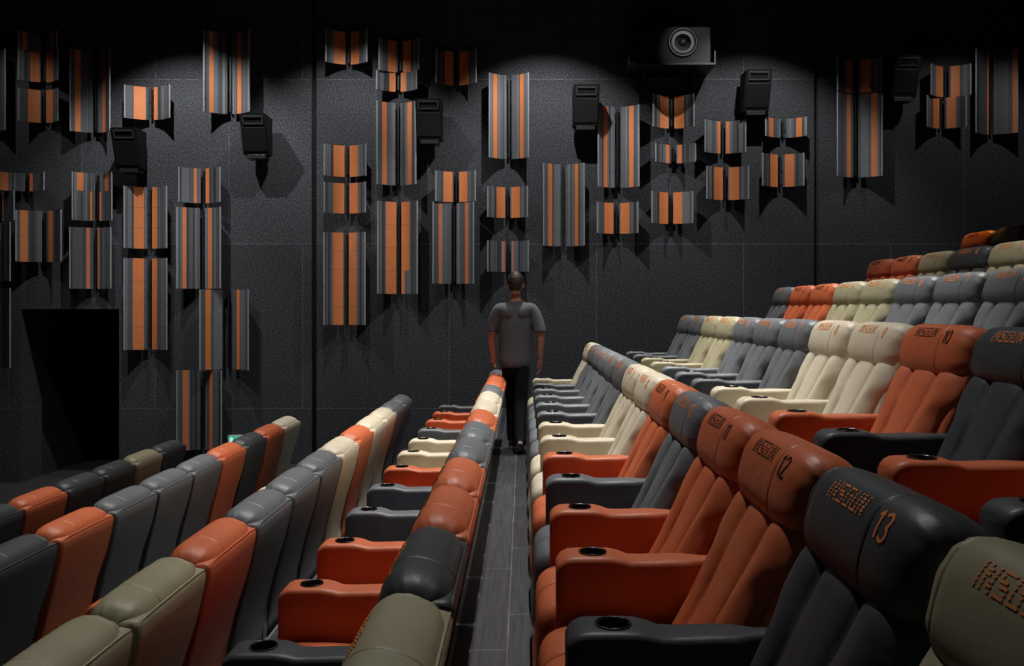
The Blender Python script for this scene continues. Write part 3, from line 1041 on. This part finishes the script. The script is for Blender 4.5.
shirt = [[('pb', (0, 0, .78), (.178, .125)), ('pel', (0, 0, .93), (.176, .125)), ('wa', (0, 0, 1.06), (.172, .118)), ('ch', (0, 0, 1.27), (.188, .128)), ('ch2', (0, 0, 1.37), (.180, .112)),
          ('nk0', (0, -.005, 1.45), (.13, .088)), ('nk', (0, 0, 1.50), .072), ('nt', (0, 0, 1.56), .06)],
         [('ch2', (0, 0, 1.37), (.180, .112)), ('s1', (-.11, 0, 1.385), .105), ('sl', (-.18, 0, 1.42), .080), ('el', (-.236, .015, 1.21), .062), ('el2', (-.25, .02, 1.12), .06)],
         [('ch2', (0, 0, 1.37), (.180, .112)), ('s1', (.11, 0, 1.385), .105), ('sr', (.18, 0, 1.42), .080), ('er', (.243, -.055, 1.21), .062), ('er2', (.26, -.07, 1.12), .06)]]
sh = fused('tshirt', shirt, M_SHIRT, [((0, 0, 1.512), (0, -.25, 1)), ((0, 0, .84), (0, 0, -1))])
# clip the sleeve ends above the elbow (only outside the torso)
bm = bmesh.new(); bm.from_mesh(sh.data)
bmesh.ops.delete(bm, geom=[v for v in bm.verts if abs(v.co.x) > .198 and v.co.z < 1.19], context='VERTS')
bm.to_mesh(sh.data); bm.free()
tr = [[('pt', (0, 0, 1.06), (.126, .095)), ('pel', (0, 0, .93), (.138, .106)), ('hl', (-.066, .01, .86), .092), ('kl', (-.032, .13, .50), .070), ('cl', (-.030, .105, .34), .066), ('al', (-.030, .12, .12), .058), ('bl', (-.030, .12, .05), .056)],
      [('pel', (0, 0, .93), (.138, .106)), ('hr', (.066, -.01, .86), .092), ('kr', (.050, -.02, .49), .070), ('cr', (.048, -.115, .34), .066), ('ar', (.048, -.235, .14), .058), ('br', (.048, -.26, .06), .056)]]
fused('trousers', tr, M_TROUS, [((0, 0, 1.02), (0, 0, 1)), ((0, 0, .085), (0, 0, -1))])
def shoe(cx, cy, cz, pitch):
    def sole_pts(z, k=1.0):
        P = []
        for i in range(28):
            a = 2 * PI * i / 28
            yy = math.cos(a); xx = math.sin(a)
            wv = .040 + .010 * smooth01((yy + .2) / 1.0)
            P.append(Vector((xx * wv * k, .06 + yy * .135 * k, z)))
        return P
    mt = Matrix.Translation((cx, cy, cz)) @ Matrix.Rotation(pitch, 4, 'X')
    me = loft([sole_pts(0, .97), sole_pts(.004), sole_pts(.022), sole_pts(.026, .98)]); me.transform(mt)
    up = []
    for z, k, back in ((.024, .96, 0), (.045, .97, 0), (.065, .90, .01), (.085, .72, .03), (.105, .58, .045), (.12, .54, .05)):
        P = []
        for p in sole_pts(z, k):
            y = p.y - back
            zz = z if y < .07 else z - (z - .024) * smooth01((y - .05) / .14) * .75
            P.append(Vector((p.x, y, zz)))
        up.append(P)
    mu = loft(up); mu.transform(mt)
    s = link('shoe', mu, M_SHOE, pr)
    link('sole', me, M_SOLE, s)
shoe(-.030, .12, .0, 0)
shoe(.047, -.262, .070, R(-38))
# hair cap, kept as its own shell
bm = bmesh.new(); bmesh.ops.create_uvsphere(bm, u_segments=40, v_segments=28, radius=1)
kill = [v for v in bm.verts if (v.co.z < .28 and v.co.y > .30) or (v.co.y <= .30 and v.co.z < -.42 - .25 * (-v.co.y)) or (abs(v.co.x) > .8 and v.co.z < -.05)]
bmesh.ops.delete(bm, geom=kill, context='VERTS')
for v in bm.verts:
    p = v.co.copy(); q = .003 * math.sin(p.x * 37 + p.z * 23) * math.cos(p.y * 31)
    z = p.z * .128
    sx = 1 - .22 * (-p.z) ** 1.5 if p.z < 0 else 1
    v.co = Vector((p.x * (.085 + q) * sx, p.y * (.106 + q) + .010, z + 1.672 + q))
for f in bm.faces: f.smooth = True
me = bpy.data.meshes.new('mesh'); bm.to_mesh(me); bm.free()
hr_ = link('hair', me, M_HAIR, pr)
sd = hr_.modifiers.new('thick', 'SOLIDIFY'); sd.thickness = .010; sd.offset = -.4
for sx in (-1, 1):
    bm = bmesh.new(); bmesh.ops.create_uvsphere(bm, u_segments=12, v_segments=8, radius=.0125)
    for v in bm.verts: v.co += Vector((sx * .030, .086, 1.676))
    e = bm_obj('eye', bm, plain('eye_white', (.6, .6, .58), .3), pr, True)
